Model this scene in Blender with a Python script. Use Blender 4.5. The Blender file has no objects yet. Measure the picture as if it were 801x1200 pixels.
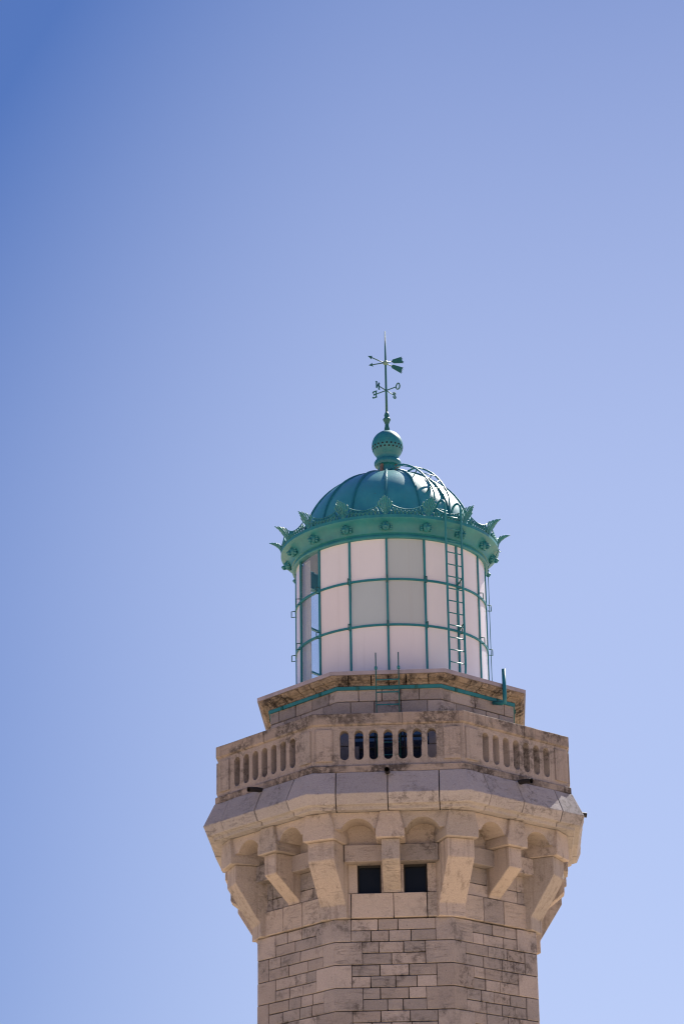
import bpy, bmesh, math, random
from mathutils import Vector, Matrix
from mathutils.geometry import tessellate_polygon
R = math.radians
sc = bpy.context.scene
C = sc.collection
rng = random.Random(7)

# ---------------------------------------------------------------- camera
EYE = 1.6                                   # eye height above the ground; all heights below are measured from the eye
cam = bpy.data.cameras.new('camera'); co = bpy.data.objects.new('camera', cam); C.objects.link(co)
yaw, pitch, roll = -0.0192, 0.3728, 0.0151
fw = Vector((math.sin(yaw)*math.cos(pitch), math.cos(yaw)*math.cos(pitch), math.sin(pitch)))
rt0 = Vector((math.cos(yaw), -math.sin(yaw), 0)); up0 = rt0.cross(fw)
rt = rt0*math.cos(roll) - up0*math.sin(roll); up = rt0*math.sin(roll) + up0*math.cos(roll)
m = Matrix.Identity(4)
for i in range(3):
    m[i][0], m[i][1], m[i][2] = rt[i], up[i], -fw[i]
m.translation = Vector((0, -52.204, EYE))
co.matrix_world = m
cam.sensor_fit = 'VERTICAL'; cam.sensor_height = 36; cam.lens = 36*3064.25/1200
cam.clip_start = 0.5; cam.clip_end = 20000
sc.camera = co

# ---------------------------------------------------------------- sky and sun
SUN_AZ, SUN_EL = 150.0, 48.0                # azimuth from the side facing the camera, turning to the right
sv = Vector((math.sin(R(SUN_AZ))*math.cos(R(SUN_EL)), -math.cos(R(SUN_AZ))*math.cos(R(SUN_EL)), math.sin(R(SUN_EL))))
w = bpy.data.worlds.new('World'); sc.world = w; w.use_nodes = True
nt = w.node_tree; nt.nodes.clear()
sky = nt.nodes.new('ShaderNodeTexSky'); sky.sky_type = 'NISHITA'; sky.sun_disc = False
sky.sun_elevation = R(SUN_EL); sky.sun_rotation = math.atan2(sv.x, sv.y)
sky.altitude = 100; sky.air_density = 1.0; sky.dust_density = 0.45; sky.ozone_density = 1.6
def wn(t, **kw):
    x = nt.nodes.new(t)
    for k_, v_ in kw.items(): setattr(x, k_, v_)
    return x
# clear sky: paler on the sun's side, deeper blue away from it (horizontal angle to the sun), the same all round
tc = wn('ShaderNodeTexCoord'); flat = wn('ShaderNodeVectorMath', operation='MULTIPLY'); flat.inputs[1].default_value = (1, 1, 0)
nrm = wn('ShaderNodeVectorMath', operation='NORMALIZE'); dot = wn('ShaderNodeVectorMath', operation='DOT_PRODUCT')
dot.inputs[1].default_value = Vector((sv.x, sv.y, 0)).normalized()
nt.links.new(tc.outputs['Generated'], flat.inputs[0]); nt.links.new(flat.outputs[0], nrm.inputs[0]); nt.links.new(nrm.outputs[0], dot.inputs[0])
away = wn('ShaderNodeMapRange', interpolation_type='SMOOTHSTEP')
away.inputs['From Min'].default_value = math.cos(R(28)); away.inputs['From Max'].default_value = math.cos(R(47))
nt.links.new(dot.outputs['Value'], away.inputs['Value'])
sep = wn('ShaderNodeSeparateXYZ'); nt.links.new(tc.outputs['Generated'], sep.inputs[0])
high = wn('ShaderNodeMapRange', interpolation_type='SMOOTHSTEP')      # and deeper towards the zenith
high.inputs['From Min'].default_value = math.sin(R(19)); high.inputs['From Max'].default_value = math.sin(R(46)); high.inputs['To Max'].default_value = 1.0
nt.links.new(sep.outputs['Z'], high.inputs['Value'])
both = wn('ShaderNodeMath', operation='ADD', use_clamp=True); nt.links.new(away.outputs[0], both.inputs[0]); nt.links.new(high.outputs[0], both.inputs[1])
gam = wn('ShaderNodeGamma'); gam.inputs[1].default_value = 0.4
t1 = wn('ShaderNodeMixRGB', blend_type='MIX'); t1.inputs[1].default_value = (1.24, 1.33, 1.80, 1); t1.inputs[2].default_value = (0.31, 0.54, 1.19, 1)
tint = wn('ShaderNodeMixRGB', blend_type='MULTIPLY'); tint.inputs[0].default_value = 1
bg = nt.nodes.new('ShaderNodeBackground'); bg.inputs['Strength'].default_value = 0.110
wo = nt.nodes.new('ShaderNodeOutputWorld')
nt.links.new(sky.outputs[0], gam.inputs[0]); nt.links.new(gam.outputs[0], tint.inputs[1]); nt.links.new(both.outputs[0], t1.inputs[0])
nt.links.new(t1.outputs[0], tint.inputs[2]); nt.links.new(tint.outputs[0], bg.inputs[0]); nt.links.new(bg.outputs[0], wo.inputs[0])
sl = bpy.data.lights.new('sun', 'SUN'); sl.energy = 5.0; sl.angle = R(0.53); sl.color = (1.0, 0.93, 0.83)
so = bpy.data.objects.new('sun', sl); C.objects.link(so)
so.rotation_euler = (-sv).to_track_quat('-Z', 'Y').to_euler()
so.location = (40, 60, 80)
sc.view_settings.view_transform = 'Standard'; sc.view_settings.look = 'None'
sc.view_settings.gamma = 1; sc.view_settings.use_curve_mapping = False
sc.view_settings.exposure = 1.0
sc.render.engine = 'CYCLES'; sc.cycles.pixel_filter_type = 'BLACKMAN_HARRIS'; sc.cycles.filter_width = 1.15
sc.cycles.max_bounces = 8; sc.cycles.diffuse_bounces = 4

# ---------------------------------------------------------------- materials
def newmat(name):
    mt = bpy.data.materials.new(name); mt.use_nodes = True
    n = mt.node_tree; n.nodes.clear()
    o = n.nodes.new('ShaderNodeOutputMaterial'); p = n.nodes.new('ShaderNodeBsdfPrincipled')
    n.links.new(p.outputs[0], o.inputs[0])
    return mt, n, p, o
class NG:
    def __init__(s, n): s.n = n
    def new(s, t, **kw):
        x = s.n.nodes.new(t)
        for k, v in kw.items(): setattr(x, k, v)
        return x
    def link(s, a, b): s.n.links.new(a, b)
    def pos(s, scale=(1, 1, 1), off=0.0):
        g = s.new('ShaderNodeNewGeometry'); mp = s.new('ShaderNodeMapping')
        s.link(g.outputs['Position'], mp.inputs[0]); mp.inputs['Scale'].default_value = scale
        mp.inputs['Location'].default_value = (off, off*1.7, off*0.6)
        return mp.outputs[0]
    def noise(s, vec, scale, detail=5, rough=0.55, dist=0.0):
        t = s.new('ShaderNodeTexNoise'); s.link(vec, t.inputs['Vector'])
        t.inputs['Scale'].default_value = scale; t.inputs['Detail'].default_value = detail
        t.inputs['Roughness'].default_value = rough; t.inputs['Distortion'].default_value = dist
        return t.outputs[0]
    def ramp(s, fac, stops):
        r = s.new('ShaderNodeValToRGB'); s.link(fac, r.inputs[0])
        e = r.color_ramp.elements
        while len(e) < len(stops): e.new(0.5)
        for i, (p, c) in enumerate(stops):
            e[i].position = p; e[i].color = (c, c, c, 1) if not isinstance(c, tuple) else (*c, 1)
        return r.outputs[0]
    def math(s, op, a, b=None, clamp=False):
        x = s.new('ShaderNodeMath', operation=op, use_clamp=clamp)
        for i, v in enumerate((a, b)):
            if v is None: continue
            if hasattr(v, 'links') or hasattr(v, 'is_linked'): s.link(v, x.inputs[i])
            else: x.inputs[i].default_value = v
        return x.outputs[0]
    def mix(s, fac, a, b, blend='MIX'):
        x = s.new('ShaderNodeMixRGB', blend_type=blend)
        for i, v in enumerate((fac, a, b)):
            if hasattr(v, 'is_linked'): s.link(v, x.inputs[i])
            else: x.inputs[i].default_value = v if i == 0 else (*v, 1)
        return x.outputs[0]
    def bump(s, h, strength, dist, p):
        b = s.new('ShaderNodeBump'); b.inputs['Strength'].default_value = strength; b.inputs['Distance'].default_value = dist
        s.link(h, b.inputs['Height']); s.link(b.outputs[0], p.inputs['Normal'])

def limestone(name, light=(0.53, 0.465, 0.43), dark=(0.35, 0.305, 0.282), grey=(0.29, 0.27, 0.268), stain=0.7, vein=0.5, island=False, tone=0.55, cover=0.50, streak=0.0, fleck=0.5):
    mt, n, p, o = newmat(name); g = NG(n)
    P1 = g.pos(); P2 = g.pos((1, 1, 1), 13.0)
    if island:
        gi = g.new('ShaderNodeNewGeometry'); rnd = gi.outputs['Random Per Island']
    else:
        oi = g.new('ShaderNodeObjectInfo'); rnd = oi.outputs['Random']
    big = g.noise(P1, 0.9, 4); med = g.noise(P2, 9.0, 9, 0.75); fine = g.noise(P1, 42, 6, 0.7)
    blot = g.noise(P2, 1.5, 4, 0.55)
    t = g.math('ADD', g.math('MULTIPLY', rnd, tone), g.math('MULTIPLY', big, 1-tone))
    col = g.mix(g.ramp(t, [(0.2, 0.0), (0.8, 1.0)]), dark, light)
    rnd2 = g.math('FRACT', g.math('MULTIPLY', rnd, 7.31))
    col = g.mix(g.math('MULTIPLY', g.ramp(g.math('ADD', g.math('MULTIPLY', rnd2, 0.35), g.math('MULTIPLY', blot, 0.65)), [(0.42, 0.0), (0.62, 1.0)]), 0.7), col, grey)
    # soot and lichen in irregular patches
    sm = g.math('MULTIPLY', g.ramp(blot, [(cover, 0.0), (cover+.12, 1.0)]), g.ramp(med, [(cover-.02, 0.0), (cover+.10, 1.0)]))
    col = g.mix(g.math('MULTIPLY', sm, stain), col, (0.075, 0.062, 0.056))
    sp = g.ramp(g.noise(P1, 24, 4, 0.6), [(0.64, 0.0), (0.70, 1.0)])
    col = g.mix(g.math('MULTIPLY', sp, fleck), col, (0.13, 0.11, 0.10))
    # bedding veins, irregular and nearly level
    PV = g.pos((0.55, 0.55, 5.0), 3.0)
    nv = g.noise(PV, 1.6, 7, 0.68, 0.35)
    vn = g.ramp(g.math('ABSOLUTE', g.math('SUBTRACT', nv, 0.5)), [(0.0, 1.0), (0.009, 0.0)])
    vn = g.math('MULTIPLY', vn, g.ramp(g.noise(P2, 1.4, 2), [(0.48, 0.0), (0.6, 1.0)]))
    col = g.mix(g.math('MULTIPLY', vn, vein), col, (0.10, 0.085, 0.075))
    if streak:
        sk = g.ramp(g.noise(g.pos((9, 9, .45), 7), 1.0, 5, .65), [(.52, 0.0), (.68, 1.0)])
        col = g.mix(g.math('MULTIPLY', sk, streak), col, (0.13, 0.105, 0.09))
    col = g.mix(g.math('MULTIPLY', g.ramp(fine, [(0.35, 0.0), (0.7, 1.0)]), 0.36), col, (0.30, 0.26, 0.235), 'MULTIPLY')
    g.link(col, p.inputs['Base Color'])
    p.inputs['Roughness'].default_value = 0.88; p.inputs['Specular IOR Level'].default_value = 0.25
    h = g.math('ADD', g.math('MULTIPLY', med, 0.7), g.math('ADD', g.math('MULTIPLY', fine, 0.35), g.math('MULTIPLY', vn, -0.2)))
    g.bump(h, 0.8, 0.035, p)
    return mt
M = {}
M['stone'] = limestone('limestone', vein=.3, tone=.5, cover=.495)
M['stone_joined'] = limestone('limestone_masonry', island=True)
M['smooth'] = limestone('limestone_dressed', (0.58, 0.50, 0.44), (0.47, 0.40, 0.352), (0.38, 0.345, 0.32), 0.45, 0.25, tone=0.35, cover=.49)
M['corbel'] = limestone('limestone_corbel', (0.58, 0.50, 0.44), (0.47, 0.40, 0.352), (0.38, 0.345, 0.32), 0.45, 0.2, tone=0.35, cover=.52, streak=.4)
M['cornice'] = limestone('limestone_cornice', (0.47, 0.435, 0.43), (0.40, 0.37, 0.37), (0.35, 0.335, 0.345), 0.55, 0.45, tone=0.4, cover=.50)
M['parapet'] = limestone('limestone_parapet', (0.47, 0.405, 0.365), (0.38, 0.325, 0.295), (0.35, 0.315, 0.295), 0.7, 0.25, tone=0.4, cover=.48, streak=.25)
M['coping'] = limestone('limestone_coping', (0.44, 0.365, 0.31), (0.34, 0.285, 0.25), (0.30, 0.27, 0.25), 0.8, 0.25, tone=0.4, cover=.44, streak=.5)
M['plinth'] = limestone('limestone_plinth', (0.43, 0.36, 0.31), (0.32, 0.27, 0.24), (0.28, 0.255, 0.24), 0.9, 0.35, tone=0.4, cover=.42, streak=.15)
M['rough'] = limestone('limestone_decayed', (0.52, 0.43, 0.34), (0.34, 0.265, 0.20), (0.30, 0.25, 0.21), 1.0, 0.9, tone=0.4, cover=.45, streak=.45, fleck=.7)
def simple(name, col, rough=0.6, metal=0.0, var=0.25, vscale=4.0, bump=0.0, col2=None):
    mt, n, p, o = newmat(name); g = NG(n)
    nz = g.noise(g.pos(), vscale, 6, 0.6)
    c2 = col2 or tuple(c*(1-var) for c in col)
    g.link(g.mix(g.ramp(nz, [(0.35, 0.0), (0.68, 1.0)]), col, c2), p.inputs['Base Color'])
    p.inputs['Roughness'].default_value = rough; p.inputs['Metallic'].default_value = metal
    if bump: g.bump(g.noise(g.pos(), vscale*6, 5), bump, 0.01, p)
    return mt
M['mortar'] = simple('mortar', (0.19, 0.155, 0.13), 0.95, var=0.4, vscale=6)
def teal(name, c1, c2, rough, streak=0.5, coat=0.0):
    mt, n, p, o = newmat(name); g = NG(n)
    nz = g.noise(g.pos(), 2.2, 7, 0.65); st = g.noise(g.pos((6, 6, 0.7), 2), 1.5, 5, 0.6)
    col = g.mix(g.ramp(nz, [(0.35, 0.0), (0.7, 1.0)]), c1, c2)
    col = g.mix(g.math('MULTIPLY', g.ramp(st, [(0.5, 0.0), (0.75, 1.0)]), streak), col, (0.07, 0.25, 0.24))
    rust = g.math('MULTIPLY', g.ramp(g.noise(g.pos((1, 1, 1), 5), 11, 6, 0.7), [(0.63, 0.0), (0.70, 1.0)]), 0.55)
    col = g.mix(rust, col, (0.10, 0.06, 0.04))
    g.link(col, p.inputs['Base Color'])
    g.link(g.math('ADD', g.math('MULTIPLY', nz, 0.3), rough-0.12), p.inputs['Roughness'])
    p.inputs['Specular IOR Level'].default_value = 0.5; p.inputs['Coat Weight'].default_value = coat; p.inputs['Coat Roughness'].default_value = 0.28
    g.bump(g.noise(g.pos(), 30, 4), 0.12, 0.01, p)
    return mt
M['teal'] = teal('verdigris_paint', (0.011, 0.16, 0.20), (0.020, 0.215, 0.245), 0.46, 0.4)
M['teal_dome'] = teal('verdigris_dome_sheet', (0.02, 0.235, 0.265), (0.05, 0.315, 0.325), 0.42, 0.4, 0.6)
M['teal_dark'] = teal('verdigris_iron', (0.008, 0.09, 0.09), (0.012, 0.13, 0.12), 0.5, 0.2)
M['zinc'] = simple('zinc_flashing', (0.37, 0.335, 0.38), 0.6, 0.0, 0.3, 3.0)
M['black'] = simple('black_pipe', (0.018, 0.016, 0.016), 0.6)
M['rust'] = simple('rusty_iron', (0.21, 0.15, 0.125), 0.8, 0, 0.4, 9)
def painted_pane(name, c):
    mt, n, p, o = newmat(name); g = NG(n)
    oi = g.new('ShaderNodeObjectInfo'); rnd = oi.outputs['Random']
    cloud = g.noise(g.pos((1, 1, .6), 4), 1.4, 5, .6)
    col = g.mix(g.math('MULTIPLY', g.ramp(cloud, [(.35, 0.0), (.7, 1.0)]), .35), c, tuple(x*.84 for x in c))
    col = g.mix(g.math('MULTIPLY', rnd, .55), col, (c[0]*.97, c[1]*.88, c[2]*.83))
    run = g.ramp(g.noise(g.pos((7, 7, .35), 9), 1.0, 5, .65), [(.55, 0.0), (.75, 1.0)])
    col = g.mix(g.math('MULTIPLY', run, .16), col, (.34, .30, .26))
    g.link(col, p.inputs['Base Color']); p.inputs['Roughness'].default_value = .22
    g.bump(g.noise(g.pos(), 1.1, 2), .25, .02, p)
    return mt
M['panel_warm'] = painted_pane('white_pane', (0.74, 0.735, 0.765))
M['panel_grey'] = painted_pane('grey_pane', (0.45, 0.525, 0.54))
M['curtain'] = simple('white_cloth', (0.75, 0.73, 0.74), 0.8, 0, 0.05)
_mt = M['curtain']; _n = _mt.node_tree; _p = next(x for x in _n.nodes if x.type == 'BSDF_PRINCIPLED'); _o = next(x for x in _n.nodes if x.type == 'OUTPUT_MATERIAL')
_t = _n.nodes.new('ShaderNodeBsdfTranslucent'); _t.inputs[0].default_value = (.85, .83, .84, 1); _x = _n.nodes.new('ShaderNodeMixShader'); _x.inputs[0].default_value = .5
_n.links.new(_p.outputs[0], _x.inputs[1]); _n.links.new(_t.outputs[0], _x.inputs[2]); _n.links.new(_x.outputs[0], _o.inputs[0])
M['inside'] = simple('lantern_interior_paint', (0.62, 0.61, 0.62), 0.7, 0, 0.15)
M['dark'] = simple('dark_interior', (0.012, 0.012, 0.014), 0.9)
M['ground'] = simple('pale_dry_ground', (0.66, 0.495, 0.32), 0.95, 0, 0.3, 0.05)
def glassmat(name, tintc, mixv=0.9):
    mt, n, p, o = newmat(name); g = NG(n)
    n.nodes.remove(p)
    tr = g.new('ShaderNodeBsdfTransparent'); tr.inputs[0].default_value = (*tintc, 1)
    gl = g.new('ShaderNodeBsdfGlossy'); gl.inputs['Roughness'].default_value = 0.03
    lw = g.new('ShaderNodeLayerWeight'); fr = g.math('ADD', g.math('MULTIPLY', g.math('POWER', lw.outputs['Facing'], 5.0), .9), .04)
    mx = g.new('ShaderNodeMixShader')
    g.link(fr, mx.inputs[0]); g.link(tr.outputs[0], mx.inputs[1]); g.link(gl.outputs[0], mx.inputs[2]); g.link(mx.outputs[0], o.inputs[0])
    return mt
M['glass'] = glassmat('clear_glass', (0.93, 0.95, 0.96))
mt, n, p, o = newmat('dark_window_glass'); p.inputs['Base Color'].default_value = (0.012, 0.016, 0.024, 1); p.inputs['Roughness'].default_value = 0.06; p.inputs['Specular IOR Level'].default_value = 0.08
M['darkglass'] = mt
mt, n, p, o = newmat('blue_window_glass'); p.inputs['Base Color'].default_value = (0.02, 0.03, 0.055, 1); p.inputs['Roughness'].default_value = 0.05; p.inputs['IOR'].default_value = 1.9
M['blueglass'] = mt

# ---------------------------------------------------------------- mesh helpers
def link(name, me, mat, parent=None, **props):
    o = bpy.data.objects.new(name, me); C.objects.link(o)
    if mat and not me.materials: me.materials.append(mat)
    if parent: o.parent = parent
    for k, v in props.items(): o[k] = v
    return o
def from_bm(bm, smooth=False):
    me = bpy.data.meshes.new('mesh'); bmesh.ops.recalc_face_normals(bm, faces=bm.faces)
    bm.to_mesh(me); bm.free()
    if smooth:
        for p in me.polygons: p.use_smooth = True
    return me
def build(name, verts, faces, mat, parent=None, bevel=0.0, smooth=False, **props):
    bm = bmesh.new(); vs = [bm.verts.new(v) for v in verts]
    for f in faces:
        try: bm.faces.new([vs[i] for i in f])
        except ValueError: pass
    if bevel:
        bmesh.ops.recalc_face_normals(bm, faces=bm.faces)
        bmesh.ops.bevel(bm, geom=[e_ for e_ in bm.edges if e_.is_boundary or len(e_.link_faces) != 2 or e_.calc_face_angle(0) > .25], offset=bevel, segments=1, affect='EDGES', clamp_overlap=True)
    return link(name, from_bm(bm, smooth), mat, parent, **props)
def thing(name, label, cat, group=None, loc=(0, 0, 0)):
    o = bpy.data.objects.new(name, None); C.objects.link(o); o.location = loc; o.empty_display_size = 0.3
    o['label'] = label; o['category'] = cat
    if group: o['group'] = group
    return o
Z = EYE
TURN = R(-1.87)
def fx(k, t, n, z):
    """facet k (0 faces the camera, counted to the right), t along it, n out from the axis"""
    a = R(45*k); return (n*math.sin(a)+t*math.cos(a), -n*math.cos(a)+t*math.sin(a), z+Z)
def pol(a, r, z, t=0.0):
    a = R(a); return (r*math.sin(a)+t*math.cos(a), -r*math.cos(a)+t*math.sin(a), z+Z)
T8 = math.tan(R(22.5)); C8 = math.cos(R(22.5))
BOXF = [(0, 1, 2, 3), (4, 7, 6, 5), (0, 4, 5, 1), (1, 5, 6, 2), (2, 6, 7, 3), (3, 7, 4, 0)]
def fbox(k, t0, t1, n0, n1, z0, z1, j=0.0):
    q = lambda: rng.uniform(-j, j) if j else 0
    return [fx(k, t0+q(), n1+q(), z0+q()), fx(k, t1+q(), n1+q(), z0+q()), fx(k, t1+q(), n1+q(), z1+q()), fx(k, t0+q(), n1+q(), z1+q()),
            fx(k, t0, n0, z0), fx(k, t1, n0, z0), fx(k, t1, n0, z1), fx(k, t0, n0, z1)]
def prism(verts_a, verts_b):
    """two matching loops -> closed prism"""
    n = len(verts_a); f = [tuple(range(n)), tuple(range(2*n-1, n-1, -1))]
    f += [(i, (i+1) % n, n+(i+1) % n, n+i) for i in range(n)]
    return list(verts_a)+list(verts_b), f
def loft(stations, closed=False):
    """list of matching closed loops -> skin with end caps (or closed ring)"""
    n = len(stations[0]); v = [p for s in stations for p in s]; f = []
    ns = len(stations)
    for s in range(ns if closed else ns-1):
        a, b = s*n, ((s+1) % ns)*n
        f += [(a+i, a+(i+1) % n, b+(i+1) % n, b+i) for i in range(n)]
    if not closed:
        f += [tuple(range(n)), tuple(range((ns-1)*n, ns*n))]
    return v, f
def lathe(prof, seg=64, a0=0.0, a1=360.0, closed_prof=False, sub=0):
    v = []; f = []; full = abs(a1-a0-360) < 1e-6; n = len(prof); cnt = seg if full else seg+1
    for i in range(cnt):
        a = a0+(a1-a0)*i/seg
        v += [pol(a, max(r, 1e-4), z) for r, z in prof]
    for i in range(seg):
        b = ((i+1) % cnt)*n; a = i*n
        for j in range(n if closed_prof else n-1):
            jj = (j+1) % n
            f.append((a+j, b+j, b+jj, a+jj))
    return v, f
def tube(bm, pts, rad, sides=6, cap=True):
    pts = [Vector(p) for p in pts]; rings = []
    rads = rad if isinstance(rad, (list, tuple)) else [rad]*len(pts)
    u = None; last = None
    for i, p in enumerate(pts):
        d = (pts[min(i+1, len(pts)-1)]-pts[max(i-1, 0)]).normalized()
        if u is None:
            u = d.cross(Vector((0, 0, 1)) if abs(d.z) < 0.9 else Vector((1, 0, 0))).normalized()
        else:
            u = last.rotation_difference(d) @ u
            u = (u-d*u.dot(d)).normalized()
        last = d; v = d.cross(u)
        rings.append([bm.verts.new(p+(u*math.cos(2*math.pi*s/sides)+v*math.sin(2*math.pi*s/sides))*rads[i]) for s in range(sides)])
    for a, b in zip(rings, rings[1:]):
        for s in range(sides): bm.faces.new((a[s], a[(s+1) % sides], b[(s+1) % sides], b[s]))
    if cap: bm.faces.new(rings[0][::-1]); bm.faces.new(rings[-1])
def tubes(name, paths, mat, parent, sides=6, smooth=True, **props):
    bm = bmesh.new()
    for pts, rad in paths: tube(bm, pts, rad, sides)
    return link(name, from_bm(bm, smooth), mat, parent, **props)
def turn_copies(o, parent, angles):
    out = []
    for a in angles:
        c = o.copy(); C.objects.link(c); c.parent = parent; c.rotation_euler.z = R(a); out.append(c)
        for ch in o.children:
            d = ch.copy(); C.objects.link(d); d.parent = c
    return out

# ---------------------------------------------------------------- ground
gv, gf = [], []
for i, r in enumerate((0, 60, 400, 3000, 9000)):
    for s in range(48): gv.append((r*math.cos(2*math.pi*s/48), r*math.sin(2*math.pi*s/48), 0))
for i in range(4):
    for s in range(48): gf.append((i*48+s, i*48+(s+1) % 48, (i+1)*48+(s+1) % 48, (i+1)*48+s))
build('ground', gv, [f for f in gf if f[0] >= 48]+[tuple(range(48, 96))], M['ground'], kind='structure')

# ================================================================ the stone tower
tower = thing('lighthouse_tower', 'octagonal pale limestone lighthouse tower with corbelled balcony and pierced parapet', 'lighthouse')
tower.rotation_euler.z = TURN
AP = 2.742                                   # wall plane of the shaft
def octring(ap, z): return [fx(k, ap*T8, ap, z) for k in range(8)]
# --- shaft core
sections = [(2.60, -EYE), (2.60, 11.0), (2.56, 11.0), (2.56, 13.4)]
v, f = loft([octring(a, z) for a, z in sections])
shaft = build('shaft', v, f, M['mortar'], tower)
GAP = 0.0072
def stone(parent, name, k, t0, t1, z0, z1, ap, mat=None, proud=None, depth=0.2, bev=0.009):
    pr = rng.uniform(-0.006, 0.007) if proud is None else proud
    v = fbox(k, t0+GAP, t1-GAP, ap-depth, ap+pr, z0+GAP, z1-GAP, 0.0035)
    return build(name, v, BOXF, mat or M['stone'], parent, bevel=bev)
def quoin_loops(c, wl, wr, z0, z1, ap, depth=0.2):
    """corner c lies between facet c and facet c+1"""
    L = ap*T8; i = ap-depth; Li = i*T8
    def lp(z): return [fx(c, L-wl, ap, z), fx(c, L, ap, z), fx(c+1, -L+wr, ap, z), fx(c+1, -Li+wr-0.08, i, z), fx(c, Li, i, z), fx(c, Li-wl+0.08, i, z)]
    return prism(lp(z0+GAP), lp(z1-GAP))
def split(t0, t1, lo=0.28, hi=0.62):
    out = [t0]
    while t1-out[-1] > hi*1.15:
        s = rng.uniform(lo, hi)
        if t1-out[-1]-s < lo: s = (t1-out[-1])/2
        out.append(out[-1]+s)
    if t1-out[-1] > hi*0.95 and rng.random() < 0.8: out.append((out[-1]+t1)/2)
    return out+[t1]
HW = AP*T8
Z_TOP = 10.978; CH = 0.2197
SHORT, LONG = 0.325, 0.53
XC = 461.2; FRONT = [[70, 268, 410, 668], [70, 215, 343, 502, 668], [152, 270, 447, 592], [152, 360, 592], [70, 275, 483, 685],
                     [70, 208, 387, 537, 685], [152, 275, 477, 607], [152, 325, 435, 607], [66, 275, 483, 697]]
def shaft_course(i, k, sink):
    row = i//2
    wL = SHORT if (k+row) % 2 == 0 else LONG
    a, b = -HW+wL, HW-wL
    z1 = Z_TOP-i*CH; z0 = z1-CH
    if k == 0 and i < len(FRONT):
        js = [(400+x/6.162-XC)/60.9 for x in FRONT[i]]; js[0], js[-1] = a, b
    else: js = split(a, b)
    for p, q in zip(js, js[1:]): sink(k, p, q, z0, z1)
NC = 12
for k in (-2, -1, 0, 1, 2):
    for i in range(NC):
        shaft_course(i, k, lambda k, p, q, z0, z1: stone(shaft, 'stone', k, p, q, z0, z1, AP-0.012))
for c in (-3, -2, -1, 0, 1, 2):
    for row in range(NC//2):
        z1 = Z_TOP-row*2*CH; z0 = z1-2*CH
        wl = SHORT if (c+row) % 2 == 0 else LONG; wr = SHORT if (c+1+row) % 2 == 0 else LONG
        v, f = quoin_loops(c, wl, wr, z0, z1, AP+rng.uniform(-0.004, 0.006))
        build('quoin', v, f, M['stone'], shaft, bevel=0.009)
# the rest of the shaft (back faces and everything below the picture), joined
bm = bmesh.new()
def addb(verts, faces):
    vs = [bm.verts.new(x) for x in verts]
    for fc in faces: bm.faces.new([vs[i] for i in fc])
total = int((Z_TOP+EYE)/CH)
for k in range(-2, 6):
    for i in range(total):
        if k <= 2 and i < NC: continue
        shaft_course(i, k, lambda k, p, q, z0, z1: addb(fbox(k, p+GAP, q-GAP, AP-.2, AP-.012+rng.uniform(-.006, .007), z0+GAP, z1-GAP), BOXF))
for c in range(-3, 5):
    for row in range(total//2):
        if c <= 2 and row < NC//2: continue
        z1 = Z_TOP-row*2*CH; z0 = z1-2*CH
        v, f = quoin_loops(c, SHORT if (c+row) % 2 == 0 else LONG, SHORT if (c+1+row) % 2 == 0 else LONG, z0, z1, AP)
        addb(v, f)
link('masonry', from_bm(bm), M['stone_joined'], shaft, kind='stuff')

# --- band of large blocks under the corbels, and the wall between the corbels
ZB0, ZB1, ZW1, ZCAP, ZFR = 10.985, 11.472, 12.05, 12.385, 12.907
for k in range(-3, 5):
    e = 1.12
    js = [-e, -0.8, 0.015, 0.66, e] if k == 0 else [-e, rng.uniform(-.5, -.3), rng.uniform(.2, .4), e]
    for p, q in zip(js, js[1:]): stone(shaft, 'band_stone', k, p, q, ZB0, ZB1, 2.772, M['smooth'] if rng.random() < .6 else M['stone'])
    if k == 0:
        for p, q in ((-e, -.665), (-.222, -.015), (-.015, .225), (.665, e)): stone(shaft, 'jamb_stone', k, p, q, ZB1, ZW1, AP, M['smooth'])
    else:
        zm = ZB1+rng.uniform(.22, .34)
        for za, zb in ((ZB1, zm), (zm, ZW1)):
            js = [-e, rng.uniform(-.75, -.6), -.1, rng.uniform(.5, .7), e]
            for p, q in zip(js, js[1:]): stone(shaft, 'stone', k, p, q, za, zb, AP)
for s in (-1, 1):
    a, b = (-.665, -.222) if s < 0 else (.225, .665)
    wd = build('window', fbox(0, a+.004, b-.004, 2.562, 2.60, ZB1+.005, ZW1-.005), BOXF, M['dark'], tower)
    for p_, q_, r_, t_ in ((a+.004, b-.004, ZB1+.006, ZB1+.03), (a+.004, b-.004, ZW1-.05, ZW1-.006), (a+.004, a+.014, ZB1+.031, ZW1-.051), (b-.014, b-.004, ZB1+.031, ZW1-.051)):
        build('frame', fbox(0, p_, q_, 2.602, 2.635, r_, t_), BOXF, M['black'], wd)
    build('pane', fbox(0, a+.03, b-.03, 2.601, 2.607, ZB1+.03, ZW1-.03), BOXF, M['darkglass'], wd)

# --- corbels, their cap blocks, the small arches between them
def corbel(name, a, prof, hw, cap_r, cap, depth_in=2.6):
    la = [pol(a, n, z, -hw) for n, z in prof]; lb = [pol(a, n, z, hw) for n, z in prof]
    v, f = prism(la, lb)
    o = build(name, v, f, M['corbel'], tower, bevel=0.012)
    la = [pol(a, cap_r, z, t) for t, z in cap]; lb = [pol(a, depth_in, z, t) for t, z in cap]
    v, f = prism(la, lb)
    build('cap_block', v, f, M['smooth'], o, bevel=0.016)
    return o
big_prof = [(2.60, ZCAP), (3.51, ZCAP), (3.51, 12.02), (2.995, 11.235), (2.995, ZB0-.006), (2.60, ZB0-.006)]
small_prof = [(2.60, ZCAP), (3.37, ZCAP), (3.37, 11.985), (2.775, 11.515), (2.775, 11.48), (2.60, 11.48)]
big_cap = [(-.33, ZCAP+.002), (.33, ZCAP+.002), (.335, 12.53), (.265, ZFR+.004), (-.265, ZFR+.004), (-.335, 12.53)]
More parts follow.
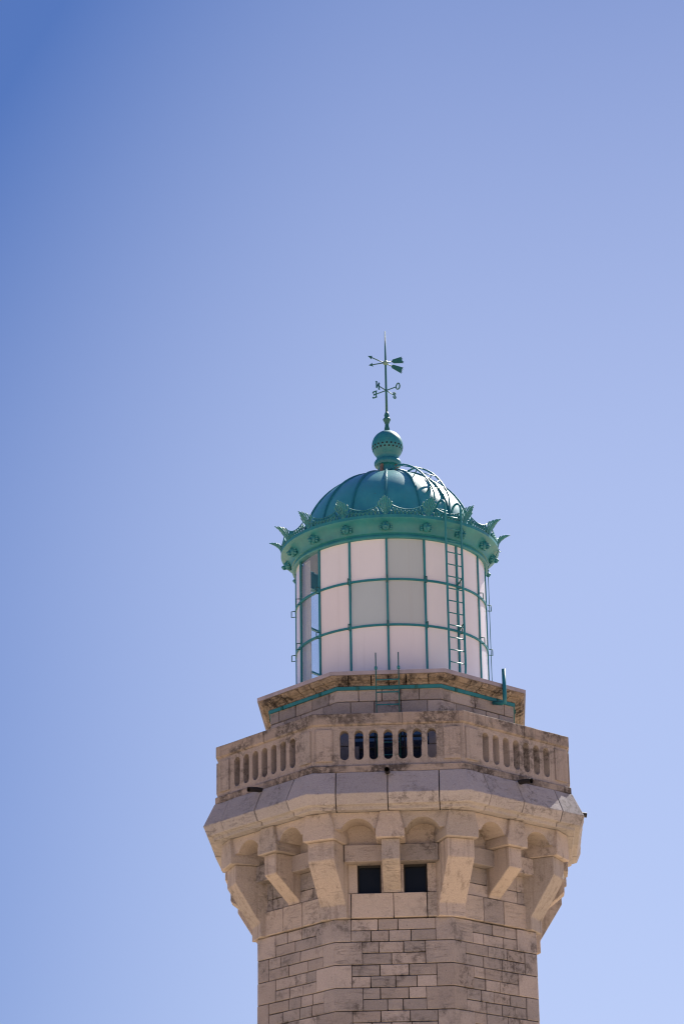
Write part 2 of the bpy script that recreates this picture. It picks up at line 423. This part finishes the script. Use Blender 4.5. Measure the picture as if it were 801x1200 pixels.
small_cap = [(-.278, ZCAP+.002), (.278, ZCAP+.002), (.28, 12.53), (.185, ZFR+.004), (-.185, ZFR+.004), (-.28, 12.53)]
for k in range(-3, 5):
    j = rng.uniform(-.008, .008)
    corbel('corner_corbel', 45*k+22.5, big_prof, .275, 3.62+j, big_cap)
    corbel('middle_corbel', 45*k, small_prof, .173, 3.465+j, small_cap)
    for s in (-1, 1):
        cx, hc, rise, zs = .625, .315, .205, 12.585
        rr = (hc*hc+rise*rise)/(2*rise); cz = zs+rise-rr; am = math.asin(hc/rr)
        pts = [(.12, zs), (.12, ZFR-.003), (1.14, ZFR-.003), (1.14, zs), (cx+hc, zs)]
        arc = [(cx+rr*math.sin(am-2*am*i/14), cz+rr*math.cos(am-2*am*i/14)) for i in range(1, 14)]
        pts = pts+arc+[(cx-hc, zs)]
        pts = [(s*t, z) for t, z in pts]
        v, f = prism([fx(k, t, 3.39, z) for t, z in pts], [fx(k, t, 2.60, z) for t, z in pts])
        ar = build('arch', v, f, M['smooth'], tower)
        build('tympanum', fbox(k, *sorted((s*.16, s*1.12)), 2.60, 2.83+rng.uniform(-.01, .01), ZCAP-.003, 12.86), BOXF, M['smooth'], ar, bevel=.006)
        build('lintel', fbox(k, *sorted((s*.15, s*(.90 if k == 0 else 1.05))), 2.60, 2.955+rng.uniform(-.012, .012), ZW1-.004, ZCAP-.009, .004), BOXF, M['stone'], ar, bevel=.01)

# --- main cornice: separate blocks, two between the corners of each face and one wrapping each corner
crn = [(3.30, ZFR+.006), (3.585, ZFR+.006), (3.60, 12.985), (3.705, 12.99), (3.79, 13.185), (3.575, 13.655), (3.30, 13.655)]
CE = 0.965
def worn(n, z):
    if n < 3.4: return n, z
    a_ = .007 if 13.1 < z < 13.3 else .004
    return n+rng.uniform(-a_*1.6, a_*.5), z+rng.uniform(-a_, a_)
def crn_end(k, t, g, jit=0.0):
    return [fx(k, t+g, *worn(n+(jit if n > 3.4 else 0), z)) for n, z in crn]
def crn_mitre(c, jit=0.0): return [pol(45*c+22.5, (n+(jit if n > 3.4 else 0))/C8, z) for n, z in crn]
def steps(a, b, m_=7): return [a+(b-a)*i/m_ for i in range(m_+1)]
for k in range(-3, 5):
    mid = rng.uniform(-.12, .02) if k else -.02
    for t0, t1 in ((-CE-.05, mid), (mid, CE)):
        jj = rng.uniform(-.009, .009)
        v, f = loft([crn_end(k, t, 0, jj) for t in steps(t0+.009, t1-.009)])
        build('cornice_block', v, f, M['cornice'], tower, bevel=.007)
    jj = rng.uniform(-.006, .006)
    v, f = loft([crn_end(k, t, 0, jj) for t in steps(CE+.009, 1.40, 4)]+[crn_mitre(k, jj)]+[crn_end(k+1, t, 0, jj) for t in steps(-1.40, -CE-.059, 4)])
    build('cornice_block', v, f, M['cornice'], tower, bevel=.007)
v, f = loft([octring(3.45, 13.60), octring(3.45, 13.64)])
build('gallery_floor', v, f, M['stone'], tower)
v, f = loft([octring(3.35, 12.95), octring(3.35, 13.595)])
build('gallery_core', v, f, M['mortar'], tower)

# --- parapet: base, pierced slab, coping, raised panels
BO, BI = 3.505, 3.30
zb0, zb1, zs1, zc1 = 13.657, 13.80, 14.60, 14.852
def mitre_slab(k, outer, inner, z0, z1, g=0.0):
    def lp(z): return [fx(k, -outer*T8+g, outer, z), fx(k, outer*T8-g, outer, z), fx(k, inner*T8-g, inner, z), fx(k, -inner*T8+g, inner, z)]
    return prism(lp(z0), lp(z1))
SP, SWD = 0.2815, 0.0865
for k in range(-3, 5):
    # pierced slab
    L = BO*T8; Li = BI*T8
    outer = [(-1, zb1), (1, zb1), (1, zs1), (-1, zs1)]
    holes = []
    for i in range(-3, 4):
        c = i*SP; zt, zbm = 14.515-SWD, 13.915+SWD
        h = [(c+SWD*math.cos(math.pi*j/8), zt+SWD*math.sin(math.pi*j/8)) for j in range(9)]
        h += [(c-SWD*math.cos(math.pi*j/8), zbm-SWD*math.sin(math.pi*j/8)) for j in range(9)]
        holes.append(h)
    def mk(face_n, hl):
        loops = [[(s*hl, z) for s, z in outer]]+[list(reversed(h)) for h in holes]
        return loops
    lo, li = mk(BO, L), mk(BI, Li)
    tri = tessellate_polygon([[Vector((a, b, 0)) for a, b in lp] for lp in lo])
    flat_o = [p for lp in lo for p in lp]; flat_i = [p for lp in li for p in lp]
    nO = len(flat_o)
    v = [fx(k, t, BO, z) for t, z in flat_o]+[fx(k, t, BI, z) for t, z in flat_i]
    f = [tuple(t) for t in tri]+[tuple(nO+i for i in reversed(t)) for t in tri]
    off = 0
    for lp in lo:
        nn = len(lp)
        for i in range(nn):
            a, b = off+i, off+(i+1) % nn; f.append((a, b, nO+b, nO+a))
        off += nn
    bp = build('balustrade', v, f, M['parapet'], tower)
    v, f = mitre_slab(k, 3.555, 3.28, zb0, zb1-.003); build('plinth', v, f, M['plinth'], bp, bevel=.012)
    jt = rng.uniform(-.1, .3)
    cop = lambda t: [(3.29, zs1+.003), (3.515, zs1+.003), (3.545, zs1+.03), (3.545, zc1-.01), (3.53, zc1), (3.29, zc1)]
    def cend(t, g): return [fx(k, t+g, n, z) for n, z in cop(0)]
    def cmit(s): return [fx(k, s*n*T8, n, z) for n, z in cop(0)]
    def cw(t): return [fx(k, t, n+(rng.uniform(-.008, .002) if n > 3.5 else 0), z+(rng.uniform(-.006, .002) if z > 14.8 else rng.uniform(-.003, .003))) for n, z in cop(0)]
    v, f = loft([cmit(-1)]+[cw(t) for t in steps(-1.30, jt-.005, 6)]); build('coping', v, f, M['coping'], bp, bevel=.005)
    v, f = loft([cw(t) for t in steps(jt+.005, 1.30, 6)]+[cmit(1)]); build('coping', v, f, M['coping'], bp, bevel=.005)
    for s in (-1, 1):
        a, b = sorted((s*1.075, s*1.395))
        build('raised_panel', fbox(k, a, b, BO-.02, BO+.034, 13.89, 14.53), BOXF, M['parapet'], bp, bevel=.006)

# --- rain spouts
for k in range(-3, 5):
    t = -.02
    pts = [fx(k, t, 3.45, 13.64), fx(k, t, 3.70, 13.635), fx(k, t, 3.90, 13.60)]
    bm = bmesh.new(); tube(bm, pts, .05, 10, cap=False); tube(bm, pts, .04, 10, cap=False)
    link('rain_spout', from_bm(bm, True), M['black'], tower)

# --- upper drum
DA = 2.47; DH = DA*T8
v, f = loft([octring(DA-.06, 13.64), octring(DA-.06, 15.95)])
drum = build('upper_drum', v, f, M['mortar'], tower)
DW = .96
zt = 15.715; courses = [zt-.305*i for i in range(8)]; courses[-1] = 13.645
for k in range(-3, 5):
    for i in range(7):
        z1, z0 = courses[i], courses[i+1]
        ql = .26 if (i+k) % 2 else .42
        js = split(-DH+ql, DH-ql, .45, .75)
        for p, q in zip(js, js[1:]):
            if k == 0 and z0 < 14.9 and z1 > 13.7: continue
            stone(drum, 'stone', k, p, q, z0, z1, DA, depth=.12)
        if True:
            wl = ql; wr = .26 if (i+k+1) % 2 else .42
            v, f = quoin_loops(k, wl, wr, z0, z1, DA+rng.uniform(0, .006), .10)
            build('quoin', v, f, M['stone'], drum, bevel=.009)
# glazed front of the drum seen through the slots of the parapet
win = build('window', fbox(0, -.86, .86, 2.412, 2.425, 13.68, 14.86), BOXF, M['blueglass'], tower)
for z in (13.70, 14.23, 14.455, 14.685, 14.84): build('transom', fbox(0, -.86, .86, 2.425, 2.465, z-.014, z+.014), BOXF, M['black'], win)
for t in (-.845, -.29, .29, .845): build('mullion', fbox(0, t-.015, t+.015, 2.427, 2.462, 13.68, 14.86), BOXF, M['black'], win)

# --- upper cornice of decayed stone with a zinc cap
uc = [(2.40, 15.722), (2.515, 15.722), (2.535, 15.76), (2.59, 15.785), (2.60, 15.80), (2.645, 15.805), (2.70, 15.855), (2.705, 15.883), (2.40, 15.883)]
def ucn(fn, j): return [fn(n+(j*rng.uniform(.2, 1.6) if 2.45 < n else 0), z+(rng.uniform(-.006, .006) if 2.45 < n and 15.73 < z < 15.88 else 0)) for n, z in uc]
for k in range(-3, 5):
    js = [-.80, -.80+.40+rng.uniform(-.06, .06), rng.uniform(-.05, .05), .40+rng.uniform(-.06, .06), .80]
    for p, q in zip(js, js[1:]):
        st = []
        nst = 5
        for i in range(nst+1):
            t = p+.012+(q-p-.024)*i/nst
            j = -.03 if i in (0, nst) else rng.uniform(-.012, .006)
            st.append(ucn(lambda n, z: fx(k, t, n, z), j))
        v, f = loft(st); build('moulding_stone', v, f, M['rough'], tower)
    st = [ucn(lambda n, z: fx(k, .806, n, z), -.02), ucn(lambda n, z: fx(k, .95, n, z), -.004), ucn(lambda n, z: pol(45*k+22.5, n/C8, z), 0), ucn(lambda n, z: fx(k+1, -.95, n, z), -.004), ucn(lambda n, z: fx(k+1, -.806, n, z), -.02)]
    v, f = loft(st); build('moulding_stone', v, f, M['rough'], tower)
    def lp(n, z): return [fx(k, -n*T8, n, z), fx(k, n*T8, n, z)]
    v = lp(2.735, 15.886)+lp(2.738, 15.962)+lp(1.9, 15.995)+lp(1.9, 15.886)
    build('zinc_cap', v, [(0, 1, 3, 2), (2, 3, 5, 4), (4, 5, 7, 6), (6, 7, 1, 0), (0, 2, 4, 6), (1, 7, 5, 3)], M['zinc'], tower)

# --- teal conduit round the drum under the cornice, its clips, and the upright pipe
for k in range(-3, 5):
    v, f = mitre_slab(k, 2.512, 2.478, 15.642, 15.712); cd = build('conduit', v, f, M['teal'], tower)
    for t in (-.62, .55): build('clip', fbox(k, t-.03, t+.03, 2.505, 2.53, 15.628, 15.705), BOXF, M['teal_dark'], cd, bevel=.004)
tubes('upright_pipe', [([fx(1, .40, 2.52, 15.60), fx(1, .455, 2.70, 15.555), fx(1, .47, 2.775, 15.56), fx(1, .47, 2.785, 15.64), fx(1, .47, 2.785, 16.26)], .042)], M['teal'], tower, 10)

# ================================================================ the lantern
lan = thing('lantern_room', 'round lantern room of white and clear panes under a ribbed green dome', 'lantern', loc=(0, 0, 0))
lan.rotation_euler.z = TURN
LR = 2.0; ZL0, ZR2, ZR1, ZLT = 16.0, 17.164, 18.143, 19.055
v, f = lathe([(1.90, ZL0), (2.06, ZL0), (2.06, ZL0+.07), (2.03, ZL0+.10), (1.90, ZL0+.10)], 96, closed_prof=True)
build('sill_ring', v, f, M['teal'], lan)
v, f = lathe([(.02, 15.99), (1.95, 15.99), (1.95, 16.03), (.02, 16.03)], 64); build('lantern_floor', v, f, M['inside'], lan)
for z in (ZR2, ZR1):
    v, f = lathe([(1.97, z-.02), (2.024, z-.02), (2.024, z+.02), (1.97, z+.02)], 96, closed_prof=True)
    build('glazing_ring', v, f, M['teal'], lan)
rows = [(ZL0+.10, ZR2-.022), (ZR2+.022, ZR1-.022), (ZR1+.022, ZLT)]
grey = {(1, -1), (2, 0), (1, 0)}              # (row from below, column): the bluish grey panels
for c in range(-8, 8):
    a = 22.5*c
    bm = bmesh.new()
    vv = [pol(a, n, z, t) for z in (ZL0+.08, ZLT+.05) for n, t in ((1.978, -.012), (1.99, -.02), (2.022, -.02), (2.022, .02), (1.99, .02), (1.978, .012))]
    v, f = prism(vv[:6], vv[6:])
    mu = build('mullion', v, f, M['teal'], lan)
    for z in (ZR2, ZR1):
        tubes('handle', [([pol(a, 2.03, z+.07), pol(a, 2.105, z+.06), pol(a, 2.105, z-.07), pol(a, 2.03, z-.06)], .012)], M['teal_dark'], mu, 5)
    for r, (z0, z1) in enumerate(rows):
        opaque = -2 <= c <= 3 or c == -4
        mat = (M['panel_grey'] if (r, c) in grey else M['panel_warm']) if opaque else M['glass']
        v, f = lathe([(1.995, z0), (1.995, z1), (1.985, z1), (1.985, z0)], 10, a+.7, a+21.8, closed_prof=True)
        f += [(0, 1, 2, 3), (43, 42, 41, 40)]
        build('pane', v, f, mat, lan)
v, f = lathe([(1.90, 16.05), (1.90, 19.0)], 30, -73, -59.5)
v = [((x*(1+.012*math.sin(i*1.9))), y*(1+.012*math.sin(i*1.9)), z) for i, (x, y, z) in ((j//2, p) for j, p in enumerate(v))]
build('curtain', v, f, M['curtain'], lan, smooth=True)
v, f = lathe([(.02, 16.03), (.55, 16.03), (.55, 16.12), (.32, 16.2), (.30, 17.0), (.5, 17.05), (.55, 17.4), (.55, 18.3), (.4, 18.75), (.1, 18.85), (.02, 18.85)], 24); build('lamp_pedestal', v, f, M['inside'], lan, smooth=True)

# --- gutter
gp = [(1.93, 19.03), (2.06, 19.03), (2.075, 19.045), (2.075, 19.075), (2.055, 19.09), (2.05, 19.12), (2.085, 19.135), (2.10, 19.19), (2.145, 19.275), (2.23, 19.345), (2.295, 19.365), (2.315, 19.385), (2.31, 19.45), (2.285, 19.465), (2.25, 19.455), (2.23, 19.41), (1.93, 19.40)]
v, f = lathe(gp, 128, closed_prof=True)
gut = build('gutter', v, f, M['teal'], lan, smooth=True)
me = gut.data
try: me.set_sharp_from_angle(angle=R(40))
except Exception: pass
# --- lion masks on the gutter
bm = bmesh.new()
def blob(c, s, sub=2):
    r = bmesh.ops.create_icosphere(bm, subdivisions=sub, radius=1)
    for q in r['verts']: q.co = Vector((q.co.x*s[0]+c[0], q.co.y*s[1]+c[1], q.co.z*s[2]+c[2]))
y0 = -2.15
blob((0, y0, 19.245+Z), (.062, .05, .075))
blob((0, y0-.055, 19.215+Z), (.03, .035, .028)); blob((0, y0-.05, 19.185+Z), (.02, .025, .016), 1)
for s in (-1, 1):
    blob((s*.025, y0-.04, 19.265+Z), (.018, .02, .014), 1); blob((s*.055, y0, 19.30+Z), (.02, .02, .022), 1)
for i in range(11):
    a = R(-20+i*22); blob((.075*math.cos(a), y0+.015, 19.235+Z+.085*math.sin(a)), (.024, .03, .024), 1)
bmesh.ops.scale(bm, vec=(1.4, 1.6, 1.45), space=Matrix.Translation(-Vector((0, y0+.03, 19.225+Z))), verts=bm.verts)
lion = link('lion_mask', from_bm(bm, True), M['teal'], lan)
turn_copies(lion, lan, [22.5*i for i in range(1, 16)])
# --- palmettes: openwork leaves that curl outwards
mid = [(2.295, 19.42), (2.30, 19.52), (2.33, 19.61), (2.39, 19.69), (2.47, 19.745), (2.57, 19.772)]
def leaf(u, s):
    s = max(0, min(.9999, s))*(len(mid)-1); i = int(s); fr = s-i
    r = mid[i][0]*(1-fr)+mid[i+1][0]*fr; z = mid[i][1]*(1-fr)+mid[i+1][1]*fr
    return pol(0, r-abs(u)*.25, z, u)
paths = []
for i in range(-3, 4):
    w_ = i*.043; top = 1.0-.085*abs(i)**1.25
    pts = [leaf(w_*(q**.8)*(1.25 if q < .8 else 1.25-(q-.8)*1.2), q*top) for q in (0, .15, .35, .55, .75, .9, 1.0)]
    paths.append((pts, [.016, .012, .0125, .014, .017, .017, .007]))
for s in (-1, 1):
    paths.append(([leaf(s*u, q) for u, q in ((.02, .0), (.09, .04), (.135, .14), (.12, .25), (.075, .24), (.07, .16))], [.014, .014, .013, .012, .011, .006]))
    paths.append(([leaf(s*u, q) for u, q in ((.03, .32), (.09, .42), (.14, .52), (.15, .62), (.11, .66))], [.01, .012, .012, .010, .005]))
paths.append(([leaf(u, .02) for u in (-.1, 0, .1)], .015))
palm = tubes('palmette', paths, M['teal'], lan, 5)
turn_copies(palm, lan, [22.5*i for i in range(1, 16)])
# --- cresting between the palmettes
paths = []
def cr(a, h): return pol(a, 2.295+.25*h*h, 19.44+h)
def toph(q): return .125+.10*(2*abs(q-.5))**2.0
paths.append(([cr(3+16.5*i/12, .015) for i in range(13)], .013))
paths.append(([cr(3+16.5*i/12, toph(i/12)) for i in range(13)], .012))
for i in range(8):
    q0, q1 = i/8, (i+1)/8
    paths.append(([cr(3+16.5*q0, .015), cr(3+16.5*(q0+q1)/2, toph((q0+q1)/2)*.72), cr(3+16.5*q1, .015)], .015))
    qm = q0
    if i: paths.append(([cr(3+16.5*(qm-.028), toph(qm)), cr(3+16.5*(qm-.03), toph(qm)*.6), cr(3+16.5*qm, toph(qm)*.38), cr(3+16.5*(qm+.03), toph(qm)*.6), cr(3+16.5*(qm+.028), toph(qm))], .014))
cres = tubes('cresting', paths, M['teal'], lan, 4)
turn_copies(cres, lan, [22.5*i for i in range(1, 16)])

# --- dome: sixteen gores with raised ribs
DOME_A, DOME_H, DZ = 1.90, 1.80, 19.40
def dome(q, off=0.0): return ((DOME_A+off)*math.cos(q), DZ+(DOME_H+off)*math.sin(q))
QT = math.acos(.27/DOME_A)
dm = build('dome', *lathe([(r-.03, z-.02) for r, z in (dome(QT*i/16) for i in range(17))], 64), M['inside'], lan, smooth=True)
gv_, gf_ = [], []
NQ, NA = 18, 6
for i in range(NQ+1):
    r, z = dome(QT*i/NQ)
    for j in range(NA+1):
        a = 22.5*j/NA; bul = 1+.007*math.sin(math.pi*j/NA)
        gv_.append(pol(a, r*bul, z))
for i in range(NQ):
    for j in range(NA):
        a = i*(NA+1)+j; gf_.append((a, a+1, a+NA+2, a+NA+1))
gore = build('dome_panel', gv_, gf_, M['teal_dome'], dm, smooth=True)
for i in range(1, 16):
    c = gore.copy(); C.objects.link(c); c.parent = dm; c.rotation_euler.z = R(22.5*i)
st = []
for i in range(NQ+1):
    q = QT*i/NQ; r, z = dome(q, -.01); r2, z2 = dome(q, .035); wd_ = .030*(1-.35*i/NQ)
    st.append([pol(0, r, z, -wd_), pol(0, r2, z2, -wd_*.55), pol(0, r2, z2, wd_*.55), pol(0, r, z, wd_)])
rib = build('rib', *loft(st), M['teal'], dm)
for i in range(1, 16):
    c = rib.copy(); C.objects.link(c); c.parent = dm; c.rotation_euler.z = R(22.5*i)
# --- ventilator ball on top
vp = [(.30, 21.14), (.30, 21.19), (.215, 21.21), (.205, 21.42), (.225, 21.44), (.275, 21.45), (.292, 21.49), (.292, 21.53), (.27, 21.575), (.235, 21.60), (.235, 21.635)]
for i in range(1, 19):
    q = -52+i*(138/18); vp.append((.338*math.cos(R(q)), 21.925+.352*math.sin(R(q))))
vp += [(.05, 22.30), (.045, 22.34)]
vent = build('ventilator', *lathe(vp, 48), M['teal'], lan, smooth=True)
try: vent.data.set_sharp_from_angle(angle=R(38))
except Exception: pass
bm = bmesh.new()
for rowi, (q, ph) in enumerate(((-7, 0), (-18, .5))):
    for i in range(22):
        a = 360*(i+ph)/22; r, z = .3375*math.cos(R(q)), 21.925+.352*math.sin(R(q))
        d = Vector(pol(a, math.cos(R(q)), 0))-Vector((0, 0, Z)); d.z = math.sin(R(q)); d.normalize()
        c = Vector(pol(a, r, z)); tube(bm, [c-d*.02, c+d*.0025], .021, 8)
link('air_vent', from_bm(bm), M['dark'], vent, kind='stuff')
for i in range(4):
    a = -33+i*90
    build('bracket', [pol(a, r, z, t) for z in (21.16, 21.44) for r, t in ((.20, -.03), (.275 if z < 21.3 else .245, -.03), (.275 if z < 21.3 else .245, .03), (.20, .03))], [(0, 1, 2, 3), (7, 6, 5, 4), (0, 4, 5, 1), (1, 5, 6, 2), (2, 6, 7, 3), (3, 7, 4, 0)], M['rust'], vent)
fp = [(.045, 22.25), (.06, 22.33), (.045, 22.39), (.04, 22.44), (.055, 22.475), (.062, 22.50), (.082, 22.535), (.085, 22.56), (.06, 22.585), (.045, 22.61), (.058, 22.645), (.045, 22.69), (.024, 22.74), (.004, 22.745)]
build('finial', *lathe(fp, 20), M['teal_dark'], lan, smooth=True)
tubes('lightning_cable', [([pol(86, 2.33, 19.40), pol(86, 2.22, 19.2), pol(86, 2.10, 19.05)]+[pol(86, 2.075, 19-.3*i) for i in range(11)], .008)], M['teal_dark'], lan, 5)

# ================================================================ ladders
def dome_off(q, off): return dome(q, off)
lad = thing('lantern_ladder', 'narrow green iron ladder standing upright against the white lantern panes', 'ladder'); lad.rotation_euler.z = TURN
LA = 35.6; LRAD = 2.37; HWL = .195
for s in (-1, 1):
    t = s*HWL
    pts = [pol(LA, 2.22, 16.02, t), pol(LA, LRAD-.01, 16.15, t)]+[pol(LA, LRAD, z, t) for z in (16.3, 17.0, 18.0, 18.9, 19.4, 19.70)]
    pts += [pol(LA, LRAD-.16*(1-math.cos(R(q))), 19.70+.16*math.sin(R(q)), t) for q in (25, 50, 75, 100, 130, 160)]+[pol(LA, LRAD-.35, 19.62, t)]
    tubes('rail', [(pts, .024)], M['teal'], lad, 7)
for i in range(13):
    z = 16.33+i*.262
    tubes('rung', [([pol(LA, LRAD, z, -HWL), pol(LA, LRAD, z, HWL)], .013)], M['teal'], lad, 5)
for z in (17.18, 18.16):
    tubes('stay', [([pol(LA, LRAD, z, .17), pol(LA, 2.03, z-.02, .30)], .015)], M['teal_dark'], lad, 5)
dl = thing('dome_ladder', 'arched green ladder with crossed bars lying over the right side of the dome', 'ladder'); dl.rotation_euler.z = TURN
DA_ = 38.0
qs = [R(8+74*i/14) for i in range(15)]
def dlp(q, t, off): r, z = dome(q, off); return pol(DA_, r, z, t)
offs = [-.01+.15*min(1, i/3)*min(1, (15-i)/3.5) for i in range(15)]
for s in (-1, 1):
    tubes('rail', [([dlp(q, s*.19, o_) for q, o_ in zip(qs, offs)], .020)], M['teal'], dl, 6)
for i in (1, 4, 7, 10, 13):
    tubes('rung', [([dlp(qs[i], -.19, offs[i]), dlp(qs[i], .19, offs[i])], .011)], M['teal'], dl, 5)
    if i in (4, 10):
        tubes('brace', [([dlp(qs[i], -.19, offs[i]), dlp(qs[i+2], .19, offs[i+2])], .010)], M['teal'], dl, 5)
        tubes('brace', [([dlp(qs[i], .19, offs[i]), dlp(qs[i+2], -.19, offs[i+2])], .010)], M['teal'], dl, 5)
for s in (-1, 1):
    for i in (4, 8):
        tubes('stay', [([dlp(qs[i], s*.19, offs[i]), dlp(qs[i], s*.21, -.01)], .012)], M['teal_dark'], dl, 5)
gl_ = thing('gallery_ladder', 'short thin green ladder rising from the balcony over the upper cornice', 'ladder'); gl_.rotation_euler.z = TURN
for t in (-.235, .215):
    tubes('rail', [([fx(0, t, 2.80, 13.65), fx(0, t, 2.80, 15.98), fx(0, t, 2.80, 16.31)], .013)], M['teal_dark'], gl_, 6)
    tubes('collar', [([fx(0, t, 2.80, 15.965), fx(0, t, 2.80, 16.02)], .03), ([fx(0, t, 2.68, 15.99), fx(0, t, 2.80, 15.99)], .012)], M['teal'], gl_, 8)
for i in range(8):
    z = 15.745-.257*i
    tubes('rung', [([fx(0, -.235, 2.80, z), fx(0, .215, 2.80, z)], .015)], M['teal'], gl_, 5)

# ================================================================ weather vane
wv = thing('weather_vane', 'green iron weather vane with crossed arrows and compass letters on the ball finial', 'weather vane', loc=(0, 0, 22.70+Z))
def wp(x, y, z): return (x, y, z-22.70)
tubes('rod', [([wp(0, 0, 22.68), wp(0, 0, 23.2), wp(0, 0, 24.0), wp(0, 0, 24.67)], [.028, .024, .021, .011])], M['teal_dark'], wv, 8)
vb = build('hub_ball', [tuple(x) for x in [(0, 0, 0)]], [], M['teal'], wv)
bm = bmesh.new(); bmesh.ops.create_uvsphere(bm, u_segments=16, v_segments=10, radius=.058)
for q in bm.verts: q.co.z += 23.905-22.70
nm = from_bm(bm, True); vb.data = nm; nm.materials.append(simple('pale_brass', (0.16, 0.30, 0.24), .4))
hd = Vector((-.355, -.135, 0)).normalized()
for s in (-1, 1):
    tl = math.atan2(.115, .38)*s
    d = Vector((hd.x*math.cos(tl), hd.y*math.cos(tl), math.sin(tl))); upv = Vector((-hd.x*math.sin(tl), -hd.y*math.sin(tl), math.cos(tl)))
    sd = d.cross(upv)
    c = Vector((0, 0, 23.905-22.70))+sd*.02*s
    ar = tubes('arrow', [([c-d*.16, c+d*.36], .012)], M['teal_dark'], wv, 6)
    def plate(name, pts, th=.006):
        a = [tuple(c+d*u+upv*w_+sd*th) for u, w_ in ((u*1.06, w_*0.92) if u < 0 else (u, w_) for u, w_ in pts)]; b = [tuple(c+d*u+upv*w_-sd*th) for u, w_ in ((u*1.06, w_*0.92) if u < 0 else (u, w_) for u, w_ in pts)]
        v, f = prism(a, b); return build(name, v, f, M['teal_dark'], ar)
    plate('arrow_head', [(.42, 0), (.32, .045), (.335, 0), (.32, -.045)])
    plate('arrow_tail', [(-.14, .012), (-.17, .05), (-.395, .085), (-.37, .055), (-.405, .045), (-.365, .02), (-.39, 0), (-.365, -.02), (-.405, -.045), (-.37, -.055), (-.395, -.085), (-.17, -.05), (-.14, -.012)])
zc_ = 23.245-22.70
dirs = {'E': (-.29, .24), 'O': (.29, -.24), 'N': (-.2, -.31), 'S': (.2, .31)}
glyph = {
 'E': [[(0, 0), (0, 1)], [(-.12, 0), (.62, 0), (.66, .2)], [(-.12, 1), (.6, 1), (.64, .8)], [(0, .52), (.42, .52)], [(.42, .38), (.42, .66)]],
 'N': [[(0, 0), (0, 1)], [(0, 1), (.66, 0)], [(.66, 0), (.66, 1)], [(-.14, 0), (.14, 0)], [(-.14, 1), (.1, 1)], [(.52, 1), (.8, 1)]],
 'O': [[(.35+.36*math.cos(R(30*i)), .5+.5*math.sin(R(30*i))) for i in range(13)]],
 'S': [[(.62, .76), (.58, .92), (.35, 1.0), (.1, .9), (.06, .72), (.2, .58), (.5, .45), (.64, .28), (.56, .08), (.33, 0), (.1, .06), (.04, .26)]]}
for L_, (dx, dy) in dirs.items():
    d = Vector((dx, dy, 0)).normalized(); c = Vector((0, 0, zc_))
    am_ = tubes('compass_arm', [([c, c+d*.30], .012)], M['teal_dark'], wv, 6)
    sc_ = .142
    paths = [([c+d*(.285+x*sc_)+Vector((0, 0, (y-.5)*sc_)) for x, y in st_], .016) for st_ in glyph[L_]]
    tubes('compass_letter', paths, M['teal_dark'], am_, 5, smooth=False)
